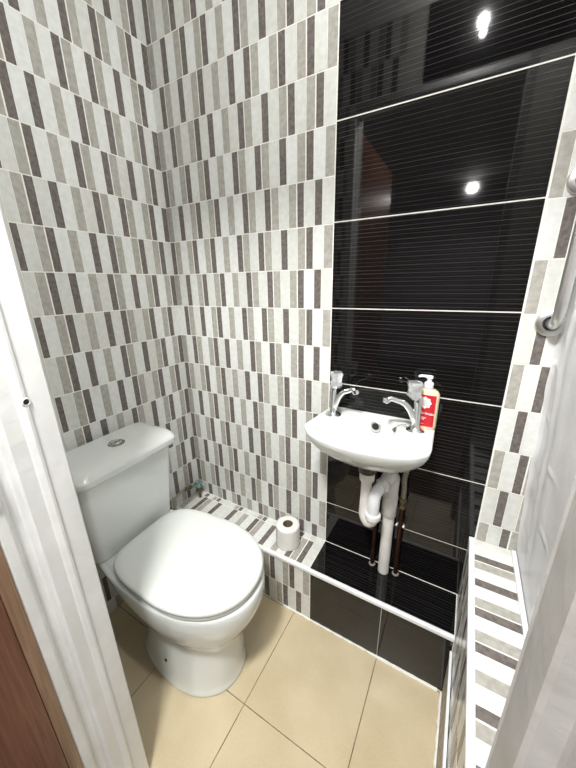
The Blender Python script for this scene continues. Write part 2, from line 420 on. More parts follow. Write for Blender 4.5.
box(bm, XR - .006, XR + .006, YF + .002, -.004, ZL - .003, ZL + .006, 0, .002, 2)
obj('wall_bead', bm, ['pvc_bright'], ledge2, smooth=40)['label'] = 'white bead where the ledge meets the wall'
# skirting board on the ledge face
sk = thing('skirting_trim', 'grubby pale skirting strip at the foot of the right tiled ledge', 'skirting', (0, 0, 0))
bm = bmesh.new(); box(bm, XL - .0065, XL - .001, YF + .002, YS - .007, .001, .196, 0)
obj('skirting_face', bm, ['sealant'], sk)
bm = bmesh.new(); box(bm, XL - .0085, XL - .001, YF + .002, YS - .008, .193, .205, 0, .002, 2)
obj('edge_trim', bm, ['pvc_bright'], sk, smooth=40)['label'] = 'white cap strip'
# uneven bead of sealant where floor meets the boxings
bm = bmesh.new()
pts = [(XL - .008 + .0015 * math.sin(i * 1.9), YS - .003 - .55 * i / 40, .001) for i in range(41)]
tube(bm, pts, [.004 + .002 * abs(math.sin(i * 1.3)) for i in range(41)], 8)
pts = [(.60 + .58 * i / 40, YS - .003, .001) for i in range(41)]
tube(bm, pts, [.0028 + .0016 * abs(math.sin(i * 2.1)) + (.002 if i > 26 else 0) for i in range(41)], 8)
structure(obj('trim_sealant', bm, ['grout'], smooth=60))

# ------------------------------------------------------------------ door frame and door
bm = bmesh.new()
def prof_extrude(bm, pts, z0, z1, mi=0):
    lo = [bm.verts.new((x, y, z0)) for x, y in pts]; hi = [bm.verts.new((x, y, z1)) for x, y in pts]
    n = len(pts)
    for i in range(n): bm.faces.new((lo[i], lo[(i + 1) % n], hi[(i + 1) % n], hi[i])).material_index = mi
    bm.faces.new(lo[::-1]).material_index = mi; bm.faces.new(hi).material_index = mi
# left jamb: stop with a small raised bead, then the rebate the door closes into
fl = thing('door_frame', 'old white painted door frame jamb at the left, with chipped gloss paint and a screw hole', 'door frame', (0, 0, 0))
bm = bmesh.new()
pl = [(XJ0 - .030, YF), (XJ0 - .003, YF), (XJ0, YF - .003), (XJ0, -0.7714), (XJ0 + .0035, -0.7736), (XJ0 + .0045, -0.7777), (XJ0 + .0015, -0.7853), (XJ0 - .0005, -0.7876),
      (XJ0 + .001, -0.8092), (XJ0 - .001, -0.8128), (XJ0 - .012, -0.8164), (XJ0 - .014, -0.8200), (XJ0 - .014, -0.8308), (XJ0 - .006, -0.8353), (XJ0 - .004, -0.8389), (XJ0 - .003, -0.8519), (XJ0 - .005, -0.8547), (XJ0 - .030, -0.8547)]
prof_extrude(bm, pl, 0, ZH + .03)
obj('jamb', bm, ['paint_frame'], fl)
bm = bmesh.new()
lathe(bm, [(.0072, 0), (.0068, .0010), (.0050, .0015), (.0042, .0004), (.0042, .0001)], (XJ0 + .003, -.775, 1.097), (1, .25, 0), 20, 0, True, False)
obj('screw_cup', bm, ['paint_frame'], fl, smooth=50)
bm = bmesh.new(); lathe(bm, [(.0044, 0), (.0044, .0008)], (XJ0 + .0032, -.775, 1.097), (1, .25, 0), 16)
obj('screw_hole', bm, ['black_void'], fl)['label'] = 'dark screw hole'
bm = bmesh.new()
box(bm, XJ0 - .010, XJ0 + .0005, -.8535, -.839, .942, .990, 0, .002, 2)
for z in (.951, .966, .981): lathe(bm, [(.003, 0), (.002, .0012)], (XJ0 + .0005, -.846, z), (1, 0, 0), 12)
obj('hinge', bm, ['paint_frame'], fl, smooth=40)['label'] = 'hinge painted over in white'
# right jamb
fr = thing('door_frame', 'scuffed white door frame jamb in the right foreground, scratched paint, its shade painted in as grey', 'door frame', (0, 0, 0))
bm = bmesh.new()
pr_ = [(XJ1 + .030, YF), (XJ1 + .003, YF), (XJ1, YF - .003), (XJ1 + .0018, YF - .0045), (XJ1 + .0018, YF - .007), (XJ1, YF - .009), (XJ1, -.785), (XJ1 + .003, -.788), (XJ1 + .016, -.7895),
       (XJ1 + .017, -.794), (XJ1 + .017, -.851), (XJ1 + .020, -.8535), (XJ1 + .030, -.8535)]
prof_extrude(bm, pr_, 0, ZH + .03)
obj('jamb', bm, ['paint_frame_shaded'], fr)
# head
bm = bmesh.new()
box(bm, XJ0, XJ1, YF - .060, YF, ZH, ZH + .03, 0, .003, 2)
box(bm, XJ0 - .004, XJ1 + .010, YF - .1155, YF - .0605, ZH + .014, ZH + .03, 0)
o = obj('trim_1', bm, ['paint_frame'], smooth=35); structure(o)
# architraves on the hall side
bm = bmesh.new()
box(bm, XJ1 + .022, XJ1 + .09, YH - .018, YH - .003, 0, ZH + .09, 0, .004, 2)
box(bm, XJ0 - .09, XJ1 + .09, YH - .018, YH - .003, ZH + .022, ZH + .09, 0, .004, 2)
o = obj('trim_2', bm, ['paint_frame'], smooth=35); structure(o)
# door, open into the hall
dr = bpy.data.objects.new('door_1', None); COL.objects.link(dr); dr.location = (XJ0 - .002, -.8552, 0); structure(dr)
dr.rotation_euler = (0, 0, math.radians(0))
bm = bmesh.new()
box(bm, -.036, -.001, -.70, -.020, .006, 1.99, 0, .001, 1)
obj('door_leaf', bm, ['wood_dark'], dr, smooth=30)
bm = bmesh.new()
box(bm, -.036, .0, -.0195, 0, .006, 1.99, 0, .0015, 2)
obj('door_lipping', bm, ['wood_edge'], dr, smooth=30)

# ------------------------------------------------------------------ toilet
toilet = thing('toilet', 'white close-coupled toilet with closed lid and chrome flush button, cistern against the striped wall', 'toilet', (.0, -.447, 0), math.radians(1.8))
def plan(xb, xf, hw, hb, z, n=72, xm=None, eb=3.2):
    """outline: round nose at +x, narrower squared tail at -x"""
    xm = xm if xm is not None else xb + (xf - xb) * .56
    out = []
    for i in range(n):
        t = 2 * PI * i / n; c, s = math.cos(t), math.sin(t)
        if c >= 0:
            x = xm + (xf - xm) * abs(c) ** .92; y = hw * math.copysign(abs(s) ** .92, s)
        else:
            e = 2 / eb
            x = xm - (xm - xb) * abs(c) ** e
            f = (xm - x) / (xm - xb)
            y = math.copysign(abs(s) ** e, s) * (hw + (hb - hw) * f ** 1.4)
        out.append(Vector((x, y, z)))
    return out
bm = bmesh.new()
secs = [(.190, .588, .125, .10, 0), (.186, .593, .129, .104, .004), (.187, .591, .128, .104, .014), (.192, .587, .124, .10, .026), (.20, .586, .121, .095, .065),
        (.205, .585, .114, .09, .11), (.20, .582, .109, .088, .15), (.180, .585, .110, .09, .180), (.145, .598, .124, .096, .206), (.105, .622, .146, .11, .24),
        (.07, .650, .163, .12, .28), (.045, .668, .1745, .13, .325), (.03, .674, .178, .14, .36), (.02, .674, .178, .15, .385), (.02, .670, .176, .152, .396), (.025, .662, .170, .150, .401)]
rings = [[p + Vector((0, -.016 * max(0, 1 - z / .24), 0)) for p in plan(xb, xf, hw, hb, z)] for xb, xf, hw, hb, z in secs]
ring_loft(bm, rings)
pan = obj('pan', bm, ['ceramic'], toilet, smooth=50)
sub = pan.modifiers.new('Subdivision', 'SUBSURF'); sub.levels = 1; sub.render_levels = 1
bm = bmesh.new(); lathe(bm, [(.0055, 0), (.006, .0012), (.004, .002)], (.380, -.1290, .082), (0, -1, .1), 16)
obj('fixing_hole', bm, ['black_void'], pan)['label'] = 'dark fixing hole low on the pedestal'
# seat ring and lid
def flatplan(off, z):
    return plan(.190 + off, .667 - off, .1765 - off, .162 - off, z, xm=.43, eb=4.6)
bm = bmesh.new()
ring_loft(bm, [flatplan(.012, .402), flatplan(.005, .404), flatplan(.003, .410), flatplan(.006, .416)])
obj('seat', bm, ['plastic_white'], toilet, smooth=50)
bm = bmesh.new()
ring_loft(bm, [flatplan(.006, .4175), flatplan(.001, .4195), flatplan(0, .426), flatplan(.002, .4315), flatplan(.007, .4345), flatplan(.02, .4362), flatplan(.05, .4375), flatplan(.10, .4385)])
lid = obj('seat_lid', bm, ['plastic_white'], toilet, smooth=60)
for s in (-1, 1):
    bm = bmesh.new(); lathe(bm, [(.009, -.02), (.010, -.018), (.010, .018), (.009, .02)], (.193, s * .075, .412), (0, 1, 0), 16)
    obj('seat_hinge', bm, ['plastic_white'], toilet, smooth=40)
# cistern: tapering rounded box
def rrect(x0, x1, hw, r, z, bow=0, n=10, yc=-.002):
    pts = []
    for cx, cy, a0 in ((x1 - r, hw - r, 0), (x0 + r * .5, hw - r * .5, 90), (x0 + r * .5, -hw + r * .5, 180), (x1 - r, -hw + r, 270)):
        rad = r if a0 in (0, 270) else r * .5
        for k in range(n + 1):
            a = math.radians(a0 + 90 * k / n)
            pts.append([cx + rad * math.cos(a), cy + rad * math.sin(a)])
    out = []
    # subdivide the long front edge so that it can bow
    front = 12
    last = pts[-1]; first = pts[0]
    for k in range(1, front): pts.append([last[0] + (first[0] - last[0]) * k / front, last[1] + (first[1] - last[1]) * k / front])
    for x, y in pts:
        f = max(0, (x - x0) / (x1 - x0))
        out.append(Vector((x + bow * f * (1 - (y / hw) ** 2), y + yc, z)))
    return out
bm = bmesh.new()
R_ = [rrect(.022, .158, .146, .02, .4015), rrect(.018, .166, .151, .024, .404), rrect(.018, .168, .152, .026, .42), rrect(.018, .182, .162, .027, .56), rrect(.018, .194, .168, .027, .690), rrect(.018, .194, .168, .027, .7015), rrect(.022, .187, .162, .024, .703), rrect(.022, .187, .162, .024, .7125)]
ring_loft(bm, R_)
cist = obj('cistern', bm, ['ceramic'], toilet, smooth=45)
bm = bmesh.new()
lz = .7085
R_ = [rrect(.024, .212, .178, .028, lz, .004), rrect(0.024, .214, .181, .032, lz + .002, .005), rrect(0.023, .219, .184, .034, lz + .010, .006), rrect(0.023, .219, .184, .034, lz + .026, .006),
      rrect(0.024, .212, .181, .034, lz + .036, .006), rrect(0.025, .198, .175, .034, lz + .045, .006), rrect(0.028, .180, .165, .034, lz + .0505, .006), rrect(.03, .150, .14, .03, lz + .0535, .004)]
ring_loft(bm, R_)
cl = obj('cistern_lid', bm, ['ceramic'], toilet, smooth=35)
bm = bmesh.new()
lathe(bm, [(.026, 0), (.0265, .003), (.024, .0055), (.0205, .006), (.0195, .0035)], (.122, .004, lz + .0525), (0, 0, 1), 36)
fb = obj('flush_button', bm, ['button_chrome'], toilet, smooth=40); fb['label'] = 'round chrome flush button'
bm = bmesh.new()
for s in (-1, 1):
    ring = []
    R0 = .0175
    pts2 = [(R0 * math.cos(math.radians(a)), R0 * math.sin(math.radians(a))) for a in range(-82, 83, 8)]
    rr = [[Vector((.122 + s * (.0012 + max(0, x) * k), .004 + y * k, lz + .0535 + h)) for x, y in pts2] for k, h in ((1, 0), (1, .0055), (.92, .0072), (.5, .0062))]
    ring_loft(bm, rr)
obj('dual_button', bm, ['chrome'], fb, smooth=40)

# ------------------------------------------------------------------ cistern feed and valve in the corner
sp_ = thing('supply_pipe', 'thin pipe and green-crusted valve in the corner between toilet cistern and low ledge', 'pipe', (0, 0, 0))
bm = bmesh.new()
tube(bm, smooth_path([(.075, -.285, .295), (.04, -.235, .30), (.028, -.175, .325), (.026, -.12, .335), (.032, -.085, .332), (.040, -.062, .325)]), .0058, 12)
obj('feed_hose', bm, ['braid'], sp_, smooth=60)
bm = bmesh.new()
lathe(bm, [(.007, 0), (.011, .001), (.011, .012), (.008, .013), (.008, .02), (.0115, .021), (.0115, .034), (.007, .036)], (.028, -.115, .333), Vector((.012, .055, -.006)), 6)
obj('compression_nut', bm, ['brass_dark'], sp_, smooth=30)
bm = bmesh.new()
lathe(bm, [(.010, -.016), (.0135, -.012), (.0155, 0), (.0135, .012), (.010, .016)], (.045, -.050, .322), (1, .2, 0), 10)
lathe(bm, [(.009, 0), (.0125, .004), (.0125, .012), (.0085, .018)], (.045, -.050, .330), (.2, -.3, 1), 8)
tube(bm, [(.030, -.075, .327), (.045, -.05, .322), (.062, -.030, .321)], .0085, 10)
obj('valve_body', bm, ['verdigris'], sp_, smooth=50)['label'] = 'green corroded valve'
bm = bmesh.new(); tube(bm, [(.048, -.045, .31), (.048, -.045, ZS + .0015)], .0075, 12)
obj('pipe_tail', bm, ['brass_dark'], sp_, smooth=60)

# ------------------------------------------------------------------ wash basin
basin = thing('wash_basin', 'small white wall-hung wash basin with two chrome pillar taps on the black tiles', 'basin', (0, 0, 0))
CX, CY = .888, -.150
NB = 144
def radial(poly, smooth_n):
    """star-shaped outline sampled by angle around (CX,CY), circularly smoothed"""
    res = []
    for i in range(NB):
        a = 2 * PI * i / NB; dx, dy = math.cos(a), math.sin(a); best = None
        for (x1, y1), (x2, y2) in zip(poly, poly[1:] + poly[:1]):
            ex, ey = x2 - x1, y2 - y1; den = dx * ey - dy * ex
            if abs(den) < 1e-12: continue
            t = ((x1 - CX) * ey - (y1 - CY) * ex) / den; s = ((x1 - CX) * dy - (y1 - CY) * dx) / den
            if t > 0 and -1e-9 <= s <= 1 + 1e-9: best = t if best is None else min(best, t)
        res.append(best)
    for _ in range(smooth_n):
        res = [(res[i - 1] + 2 * res[i] + res[(i + 1) % NB]) / 4 for i in range(NB)]
    return res
front = [(CX + .178 * math.sin(t), -.185 - .082 * math.cos(t) ** 1.0) for t in [math.radians(a) for a in range(-70, 71, 10)]]
outer = [(.722, -.001), (.7045, -.176), (.7075, -.193)] + [(x, y) for x, y in front[1:-1]] + [(1.0660, -.197), (1.069, -.170), (1.062, -.001)]
RO = radial(outer, 1)
inner = [(.838, -.036), (.822, -.060), (.812, -.100), (.792, -.122), (.742, -.165), (.738, -.182), (.765, -.207), (.82, -.232), (.888, -.241), (.956, -.232), (1.011, -.207), (1.038, -.182), (1.034, -.165), (.984, -.122), (.964, -.100), (.954, -.060), (.938, -.036)]
RI = radial(inner, 2)
def bring(Rr, z, k=1.0, ox=0, oy=0, add=0, wall=False, ky=None):
    out = []
    for i in range(NB):
        a = 2 * PI * i / NB; r = Rr[i] + add
        x = CX + r * math.cos(a) - CX; y = CY + r * math.sin(a)
        x *= k; y *= (ky or k)
        if wall: y = min(y, -.0008)
        out.append(Vector((CX + x + ox, y + oy, z)))
    return out
def iring(k, z, oy=0, add=0):
    out = []
    for i in range(NB):
        a = 2 * PI * i / NB; r = (RI[i] + add) * k
        out.append(Vector((CX + r * math.cos(a), CY + oy + r * math.sin(a), z)))
    return out
bm = bmesh.new()
rings = [bring(RO, .722, .10, 0, -.095), bring(RO, .728, .25, 0, -.073, wall=True), bring(RO, .742, .45, 0, -.044, wall=True), bring(RO, .758, .62, 0, -.024, wall=True), bring(RO, .776, .76, 0, -.011, wall=True),
         bring(RO, .796, .865, 0, -.004, wall=True), bring(RO, .816, .935, wall=True), bring(RO, .834, .975, wall=True), bring(RO, .847, .990, wall=True), bring(RO, .8535, .988, wall=True), bring(RO, .8555, .972, wall=True),
         iring(1, .8548, add=.004), iring(1, .8525, add=.002), iring(.998, .846), iring(.985, .836), iring(.955, .820), iring(.90, .804), iring(.80, .790), iring(.66, .779), iring(.48, .770), iring(.28, .765), iring(.12, .7635)]
ring_loft(bm, rings)
bowl = obj('bowl', bm, ['ceramic'], basin, smooth=70)
bm = bmesh.new()
lathe(bm, [(.0165, 0), (.0170, .0015), (.0145, .0035), (.011, .003), (.011, .001)], (.893, -.0490, .832), (0, -1, .22), 28, cap1=False)
ov = obj('overflow', bm, ['steel'], basin, smooth=40)
bm = bmesh.new(); lathe(bm, [(.0108, 0), (.0108, .0018)], (.893, -.0494, .832), (0, -1, .22), 20)
obj('overflow_hole', bm, ['black_void'], ov)
bm = bmesh.new(); lathe(bm, [(.021, 0), (.0215, .0012), (.017, .0022), (.012, .0008)], (.888, -.150, .7632), (0, 0, 1), 28)
obj('drain', bm, ['chrome'], basin, smooth=40)
# little chain stay with ball chain by the right tap
bm = bmesh.new()
lathe(bm, [(.0065, 0), (.0075, .002), (.0065, .012), (.003, .014)], (.961, -.072, .848), (-.5, -.75, -.1), 12)
st_ = obj('chain_stay', bm, ['brass_dark'], basin, smooth=40)
bm = bmesh.new()
pts = smooth_path([(.962, -.070, .856), (.972, -.062, .860), (.986, -.060, .8615), (.998, -.062, .860)], 7)
for p in pts: lathe(bm, [(0, -.0016), (.0013, -.001), (.0017, 0), (.0013, .001), (0, .0016)], p, (0, 0, 1), 8)
obj('ball_chain', bm, ['chrome'], st_, smooth=60)

def tap(x, y, side, tip):
    z0 = .8552
    b = bmesh.new()
    lathe(b, [(.0255, 0), (.0262, .002), (.0240, .005), (.0170, .008), (.0135, .012), (.0118, .02), (.0112, .05), (.0112, .078), (.0125, .088), (.0130, .098), (.0112, .104)], (x, y, z0), (0, 0, 1), 32)
    t = obj('tap', b, ['chrome'], basin, smooth=40)
    b = bmesh.new()
    tx, ty, tz = tip
    d = Vector((tx - x, ty - y, 0))
    P = [(x + d.x * a, y + d.y * a, z) for a, z in ((-.02, z0 + .018), (.10, z0 + .040), (.24, z0 + .064), (.44, z0 + .084), (.70, z0 + .094), (.90, tz + .004), (1.0, tz - .002))]
    tube(b, smooth_path(P, 6), [.0100, .0098, .0092, .0085, .0078, .0076, .0085, .0088], 16)
    e = Vector(P[-1]); dd = d.normalized()
    lathe(b, [(.0078, .0), (.0098, .001), (.0098, .012), (.0082, .0135)], (e.x, e.y, e.z + .007), (dd.x * .35, dd.y * .35, -1), 8)
    obj('spout', b, ['chrome'], t, smooth=35)
    b = bmesh.new()
    # faceted clear-capped head
    n = 8; rr = []
    for r, h in ((.0110, .094), (.0185, .098), (.0215, .106), (.0185, .120), (.0215, .134), (.0235, .140), (.0205, .1465), (.006, .149)):
        lean = (.008 if side > 0 else -.014) * min(1, max(0, (h - .090) / .012))
        rr.append([Vector((x + lean + r * math.cos(2 * PI * (i + .5) / n + .2) * (1.0 if i % 2 else .86), y + r * math.sin(2 * PI * (i + .5) / n + .2) * (1.0 if i % 2 else .86), z0 + h)) for i in range(n)])
    ring_loft(b, rr)
    h = obj('tap_head', b, ['facet'], t, smooth=20)
    return t
tap(.758, -.074, 1, (.832, -.088, .952))
tap(1.012, -.072, -1, (.934, -.112, .950))

# ------------------------------------------------------------------ waste pipework
wp = thing('waste_pipe', 'white plastic trap and waste pipe running from the basin down to the black ledge', 'pipe', (0, 0, 0))
tx, ty = .891, -.106
bm = bmesh.new(); lathe(bm, [(.024, 0), (.027, .002), (.0285, .008), (.0285, .016), (.031, .020), (.031, .0235)], (tx, ty, .698), (0, 0, 1), 28)
obj('waste_flange', bm, ['collar_dark'], wp, smooth=40)['label'] = 'dark rubber and metal collar under the basin'
bm = bmesh.new()
lathe(bm, [(.018, 0), (.0225, .002), (.0240, .010), (.0240, .026), (.022, .030), (.017, .031)], (tx, ty, .667), (0, 0, 1), 12)
obj('trap_nut', bm, ['pvc'], wp, smooth=30)
bm = bmesh.new()
tube(bm, smooth_path([(tx, ty, .676), (tx, ty, .62), (tx - .001, ty, .57), (tx + .002, ty - .001, .535), (tx + .015, ty - .004, .517), (tx + .027, ty - .008, .530), (tx + .030, ty - .010, .550)], 7), [.0168, .0168, .0168, .019, .020, .0195, .0195], 22)
obj('trap_bend', bm, ['pvc'], wp, smooth=60)
bm = bmesh.new()
ax = Vector((.0, .0, 1))
lathe(bm, [(.019, 0), (.0245, .001), (.0252, .006), (.0252, .016), (.023, .019), (.019, .020)], (tx + .030, ty - .010, .540), (0, 0, 1), 12)
obj('trap_nut', bm, ['pvc_bright'], wp, smooth=30)
bm = bmesh.new()
tube(bm, smooth_path([(tx + .030, ty - .010, .550), (tx + .030, ty - .010, .595), (tx + .032, ty - .004, .626), (tx + .042, ty + .012, .646), (tx + .055, ty + .030, .655)], 7), .0185, 22)
obj('trap_riser', bm, ['pvc_bright'], wp, smooth=60)
bm = bmesh.new()
lathe(bm, [(.018, 0), (.0245, .001), (.0252, .014), (.023, .018), (.018, .0185)], (tx + .042, ty + .014, .647), Vector((.6, .7, .25)), 12)
obj('elbow_nut', bm, ['pvc'], wp, smooth=30)
vx, vy = .956, -.0275
bm = bmesh.new()
tube(bm, smooth_path([(tx + .052, ty + .030, .653), (vx - .006, vy - .020, .662), (vx, vy - .002, .650), (vx, vy, .620), (vx, vy, .575)], 7), [.0215, .0235, .0245, .0235, .0235], 24)
lathe(bm, [(.0232, 0), (.0255, .001), (.0255, .010), (.0232, .011)], (vx, vy, .572), (0, 0, 1), 24)
obj('waste_elbow', bm, ['pvc'], wp, smooth=50)
bm = bmesh.new()
lathe(bm, [(.0232, 0), (.0242, .001), (.0242, .066), (.0215, .070), (.0215, .074)], (vx, vy, .503), (0, 0, 1), 28)
tube(bm, [(vx, vy, .506), (vx, vy, .38), (vx, vy, ZS + .001)], .0195, 28)
obj('down_pipe', bm, ['pvc'], wp, smooth=50)

# copper tails behind the waste
c1 = thing('copper_pipe', 'dark copper supply pipe rising behind the left side of the waste pipe', 'pipe', (.912, -.018, 0))
bm = bmesh.new(); tube(bm, [(0, 0, ZS + .001), (0, 0, .45), (-.004, -.002, .58), (-.020, -.006, .70), (-.050, -.012, .735)], .0075, 16)
obj('pipe_run', bm, ['copper'], c1, smooth=60)
bm = bmesh.new(); lathe(bm, [(.009, 0), (.0125, .0005), (.011, .004), (.0078, .005)], (0, 0, ZS + .0006), (0, 0, 1), 20)
obj('pipe_collar', bm, ['collar_grey'], c1, smooth=40)
c2 = thing('copper_pipe', 'copper supply pipe right of the waste pipe, with a white clip and braided tail', 'pipe', (.998, -.020, 0))
bm = bmesh.new(); tube(bm, [(0, 0, ZS + .001), (-.001, 0, .40), (-.002, 0, .545)], .0078, 16)
obj('pipe_run', bm, ['copper'], c2, smooth=60)
bm = bmesh.new(); lathe(bm, [(.008, 0), (.0125, .001), (.0125, .014), (.009, .016), (.009, .024), (.0125, .025), (.0125, .038), (.008, .040)], (-.002, 0, .540), (0, 0, 1), 6)
obj('compression_joint', bm, ['brass_dark'], c2, smooth=30)
bm = bmesh.new(); tube(bm, smooth_path([(-.002, 0, .578), (-.002, -.002, .615), (-.004, -.008, .66), (.002, -.018, .70), (.010, -.040, .752)]), .0085, 14)
obj('braided_tail', bm, ['braid'], c2, smooth=60)
bm = bmesh.new(); lathe(bm, [(.009, 0), (.0125, .0005), (.011, .004), (.0080, .005)], (0, 0, ZS + .0006), (0, 0, 1), 20)
obj('pipe_collar', bm, ['collar_grey'], c2, smooth=40)
bm = bmesh.new()
for s in (-1, 1): tube(bm, smooth_path([(-.002 + s * .004, .017, .462), (-.002 + s * .0105, .010, .462), (-.002 + s * .0125, 0, .465), (-.002 + s * .011, -.011, .474)], 5), .0032, 8)
lathe(bm, [(.009, 0), (.009, .008)], (-.002, .0175, .462), (0, -1, 0), 14)
obj('pipe_clip', bm, ['pvc_bright'], c2, smooth=50)['label'] = 'white plastic pipe clip'

# ------------------------------------------------------------------ soap bottle
sb = thing('soap_bottle', 'pump bottle of hand wash with a red label standing behind the right tap', 'soap dispenser', (1.0305, -.036, .8556), math.radians(-6))
def oval(w, d, z, n=40, e=2.6):
    out = []
    for i in range(n):
        t = 2 * PI * i / n; c, s = math.cos(t), math.sin(t)
        out.append(Vector((w * math.copysign(abs(c) ** (2 / e), c), d * math.copysign(abs(s) ** (2 / e), s), z)))
    return out
bm = bmesh.new()
ring_loft(bm, [oval(.0285, .015, 0), oval(.0315, .0175, .002), oval(.0325, .018, .008), oval(.0325, .018, .100), oval(.0315, .0175, .108), oval(.0265, .016, .115), oval(.0180, .014, .1195), oval(.0120, .0115, .1205, e=2), oval(.0115, .0115, .124, e=2)])
obj('bottle', bm, ['soap_body'], sb, smooth=50)
# label wraps the front
bm = bmesh.new()
W_ = []
for zz in (.010, .106):
    ro = oval(.0329, .0184, zz, 80)
    W_.append([p for p in ro if p.y < -.010 and p.x < .0275])
a, b = W_
va = [bm.verts.new(p) for p in a]; vb = [bm.verts.new(p) for p in b]
inn = [[bm.verts.new((p.x * .985, p.y * .96, p.z)) for p in q] for q in (a, b)]
for i in range(len(a) - 1):
    bm.faces.new((va[i], va[i + 1], vb[i + 1], vb[i])); bm.faces.new((inn[0][i + 1], inn[0][i], inn[1][i], inn[1][i + 1]))
    bm.faces.new((va[i + 1], va[i], inn[0][i], inn[0][i + 1])); bm.faces.new((vb[i], vb[i + 1], inn[1][i + 1], inn[1][i]))
bm.faces.new((va[0], vb[0], inn[1][0], inn[0][0])); bm.faces.new((va[-1], inn[0][-1], inn[1][-1], vb[-1]))
lab = obj('bottle_label', bm, ['soap_red'], sb, smooth=40); lab['label'] = 'red front label with a white scalloped emblem and white lettering'
def disc_on_label(name, cx, cz, rads, y, mat, parent, th=.0004):
    b_ = bmesh.new(); n = len(rads)
    fr_ = [b_.verts.new((cx + r * math.cos(2 * PI * i / n), y, cz + r * math.sin(2 * PI * i / n))) for i, r in enumerate(rads)]
    bk_ = [b_.verts.new((v.co.x, y + th, v.co.z)) for v in fr_]
    b_.faces.new(fr_); b_.faces.new(bk_[::-1])
    for i in range(n): b_.faces.new((fr_[i], fr_[(i + 1) % n], bk_[(i + 1) % n], bk_[i]))
    return obj(name, b_, [mat], parent)
em = disc_on_label('label_emblem', -.001, .083, [.0165 + .0016 * math.cos(8 * 2 * PI * i / 80) for i in range(80)], -.0190, 'label_white', lab)
def text_mesh(name, s, size, x, z, y, mat, parent, bold=.0):
    cu = bpy.data.curves.new(name, 'FONT'); cu.body = s; cu.size = size; cu.align_x = 'CENTER'; cu.extrude = .00012; cu.offset = bold
    tmp = bpy.data.objects.new('tmp', cu); COL.objects.link(tmp)
    bpy.context.view_layer.update()
    me = bpy.data.meshes.new_from_object(tmp.evaluated_get(bpy.context.evaluated_depsgraph_get()))
    bpy.data.objects.remove(tmp); me.name = name; me.materials.clear(); me.materials.append(M[mat])
    me.transform(Matrix.Translation((x, y, z)) @ Matrix.Rotation(PI / 2, 4, 'X'))
    o = bpy.data.objects.new(name, me); COL.objects.link(o); o.parent = parent
    return o
bm = bmesh.new()
for k, (w0, zz) in enumerate(((.016, .091), (.021, .086), (.022, .081), (.018, .076))):
    x_ = -.001 - w0 / 2
    while x_ < -.001 + w0 / 2 - .002:
        l_ = random.uniform(.0018, .0035); box(bm, x_, x_ + l_, -.0193, -.0189, zz - .0012, zz + .0012); x_ += l_ + .0008
obj('emblem_lettering', bm, ['label_grey'], lab)
text_mesh('label_lettering', 'HAND WASH', .0088, 0, .0475, -.0188, 'label_white', lab, .0002)
bm = bmesh.new()
for (x0_, x1_, zz) in ((-.012, .006, .038), (-.010, .005, .0345), (-.011, .003, .031), (-.013, .002, .018)):
    x_ = x0_
    while x_ < x1_ - .001:
        l_ = random.uniform(.0012, .0032); box(bm, x_, x_ + l_, -.0189, -.0183, zz - .0007, zz + .0007); x_ += l_ + .0007
obj('small_print', bm, ['label_white'], lab)
bm = bmesh.new()
lathe(bm, [(.0118, 0), (.0125, .001), (.0125, .013), (.0110, .0155), (.0065, .017), (.0062, .024), (.0042, .0245), (.0042, .030)], (0, 0, .1235), (0, 0, 1), 28)
pump = obj('pump_collar', bm, ['pvc_bright'], sb, smooth=40)
bm = bmesh.new()
ring_loft(bm, [oval(.0075, .006, .1505, e=3), oval(.0088, .0068, .1515, e=3), oval(.0088, .0068, .157, e=3), oval(.0075, .0055, .159, e=3)])
tube(bm, smooth_path([(-.004, 0, .1555), (-.018, -.001, .1560), (-.026, -.0015, .1545), (-.0275, -.0016, .1515)], 5), [.0042, .0038, .0034, .0032], 12)
obj('pump_nozzle', bm, ['pvc_bright'], pump, smooth=50)

# ------------------------------------------------------------------ toilet roll
tr = thing('toilet_roll', 'white toilet roll standing on end on the striped ledge', 'toilet roll', (.582, -.084, ZS + .001))
bm = bmesh.new()
n = 64; prof = [(.0205, .0), (.044, .0), (.0470, .0012), (.0478, .006)] + [(.0478 + .0003 * math.sin(k * 1.7), .006 + k * .0068) for k in range(1, 12)] + [(.0478, .0885), (.0468, .0935), (.0440, .0955), (.035, .0962), (.026, .0960), (.0205, .0955), (.0205, .05)]
prof.append((.0205, .0))
q = [[Vector((r * (1 + .006 * math.sin(3 * 2 * PI * i / n + 1)) * math.cos(2 * PI * i / n), r * math.sin(2 * PI * i / n), h)) for i in range(n)] for r, h in prof]
ring_loft(bm, q, False, False)
bmesh.ops.remove_doubles(bm, verts=bm.verts[:], dist=1e-6)
obj('paper', bm, ['paper'], tr, smooth=50)
bm = bmesh.new()
q = [[Vector((r * math.cos(2 * PI * i / 40), r * math.sin(2 * PI * i / 40), h)) for i in range(40)] for r, h in ((.0203, .001), (.0203, .0950), (.0195, .0950), (.0195, .001), (.0203, .001))]
ring_loft(bm, q, False, False)
obj('card_core', bm, ['card'], tr, smooth=40)['label'] = 'brown cardboard core'
bm = bmesh.new()   # loose last sheet lying against the wound paper
sh = []
for i in range(15):
    a = math.radians(150 + i * 5); r = .0484 + .0006 * math.sin(i * .5)
    sh.append((r * math.cos(a), r * math.sin(a)))
lo = [bm.verts.new((x, y, .002)) for x, y in sh]; hi = [bm.verts.new((x, y, .0945)) for x, y in sh]
lo2 = [bm.verts.new((x * .99, y * .99, .002)) for x, y in sh]; hi2 = [bm.verts.new((x * .99, y * .99, .0945)) for x, y in sh]
for i in range(14):
    bm.faces.new((lo[i], lo[i + 1], hi[i + 1], hi[i])); bm.faces.new((lo2[i + 1], lo2[i], hi2[i], hi2[i + 1])); bm.faces.new((hi[i], hi[i + 1], hi2[i + 1], hi2[i])); bm.faces.new((lo[i + 1], lo[i], lo2[i], lo2[i + 1]))
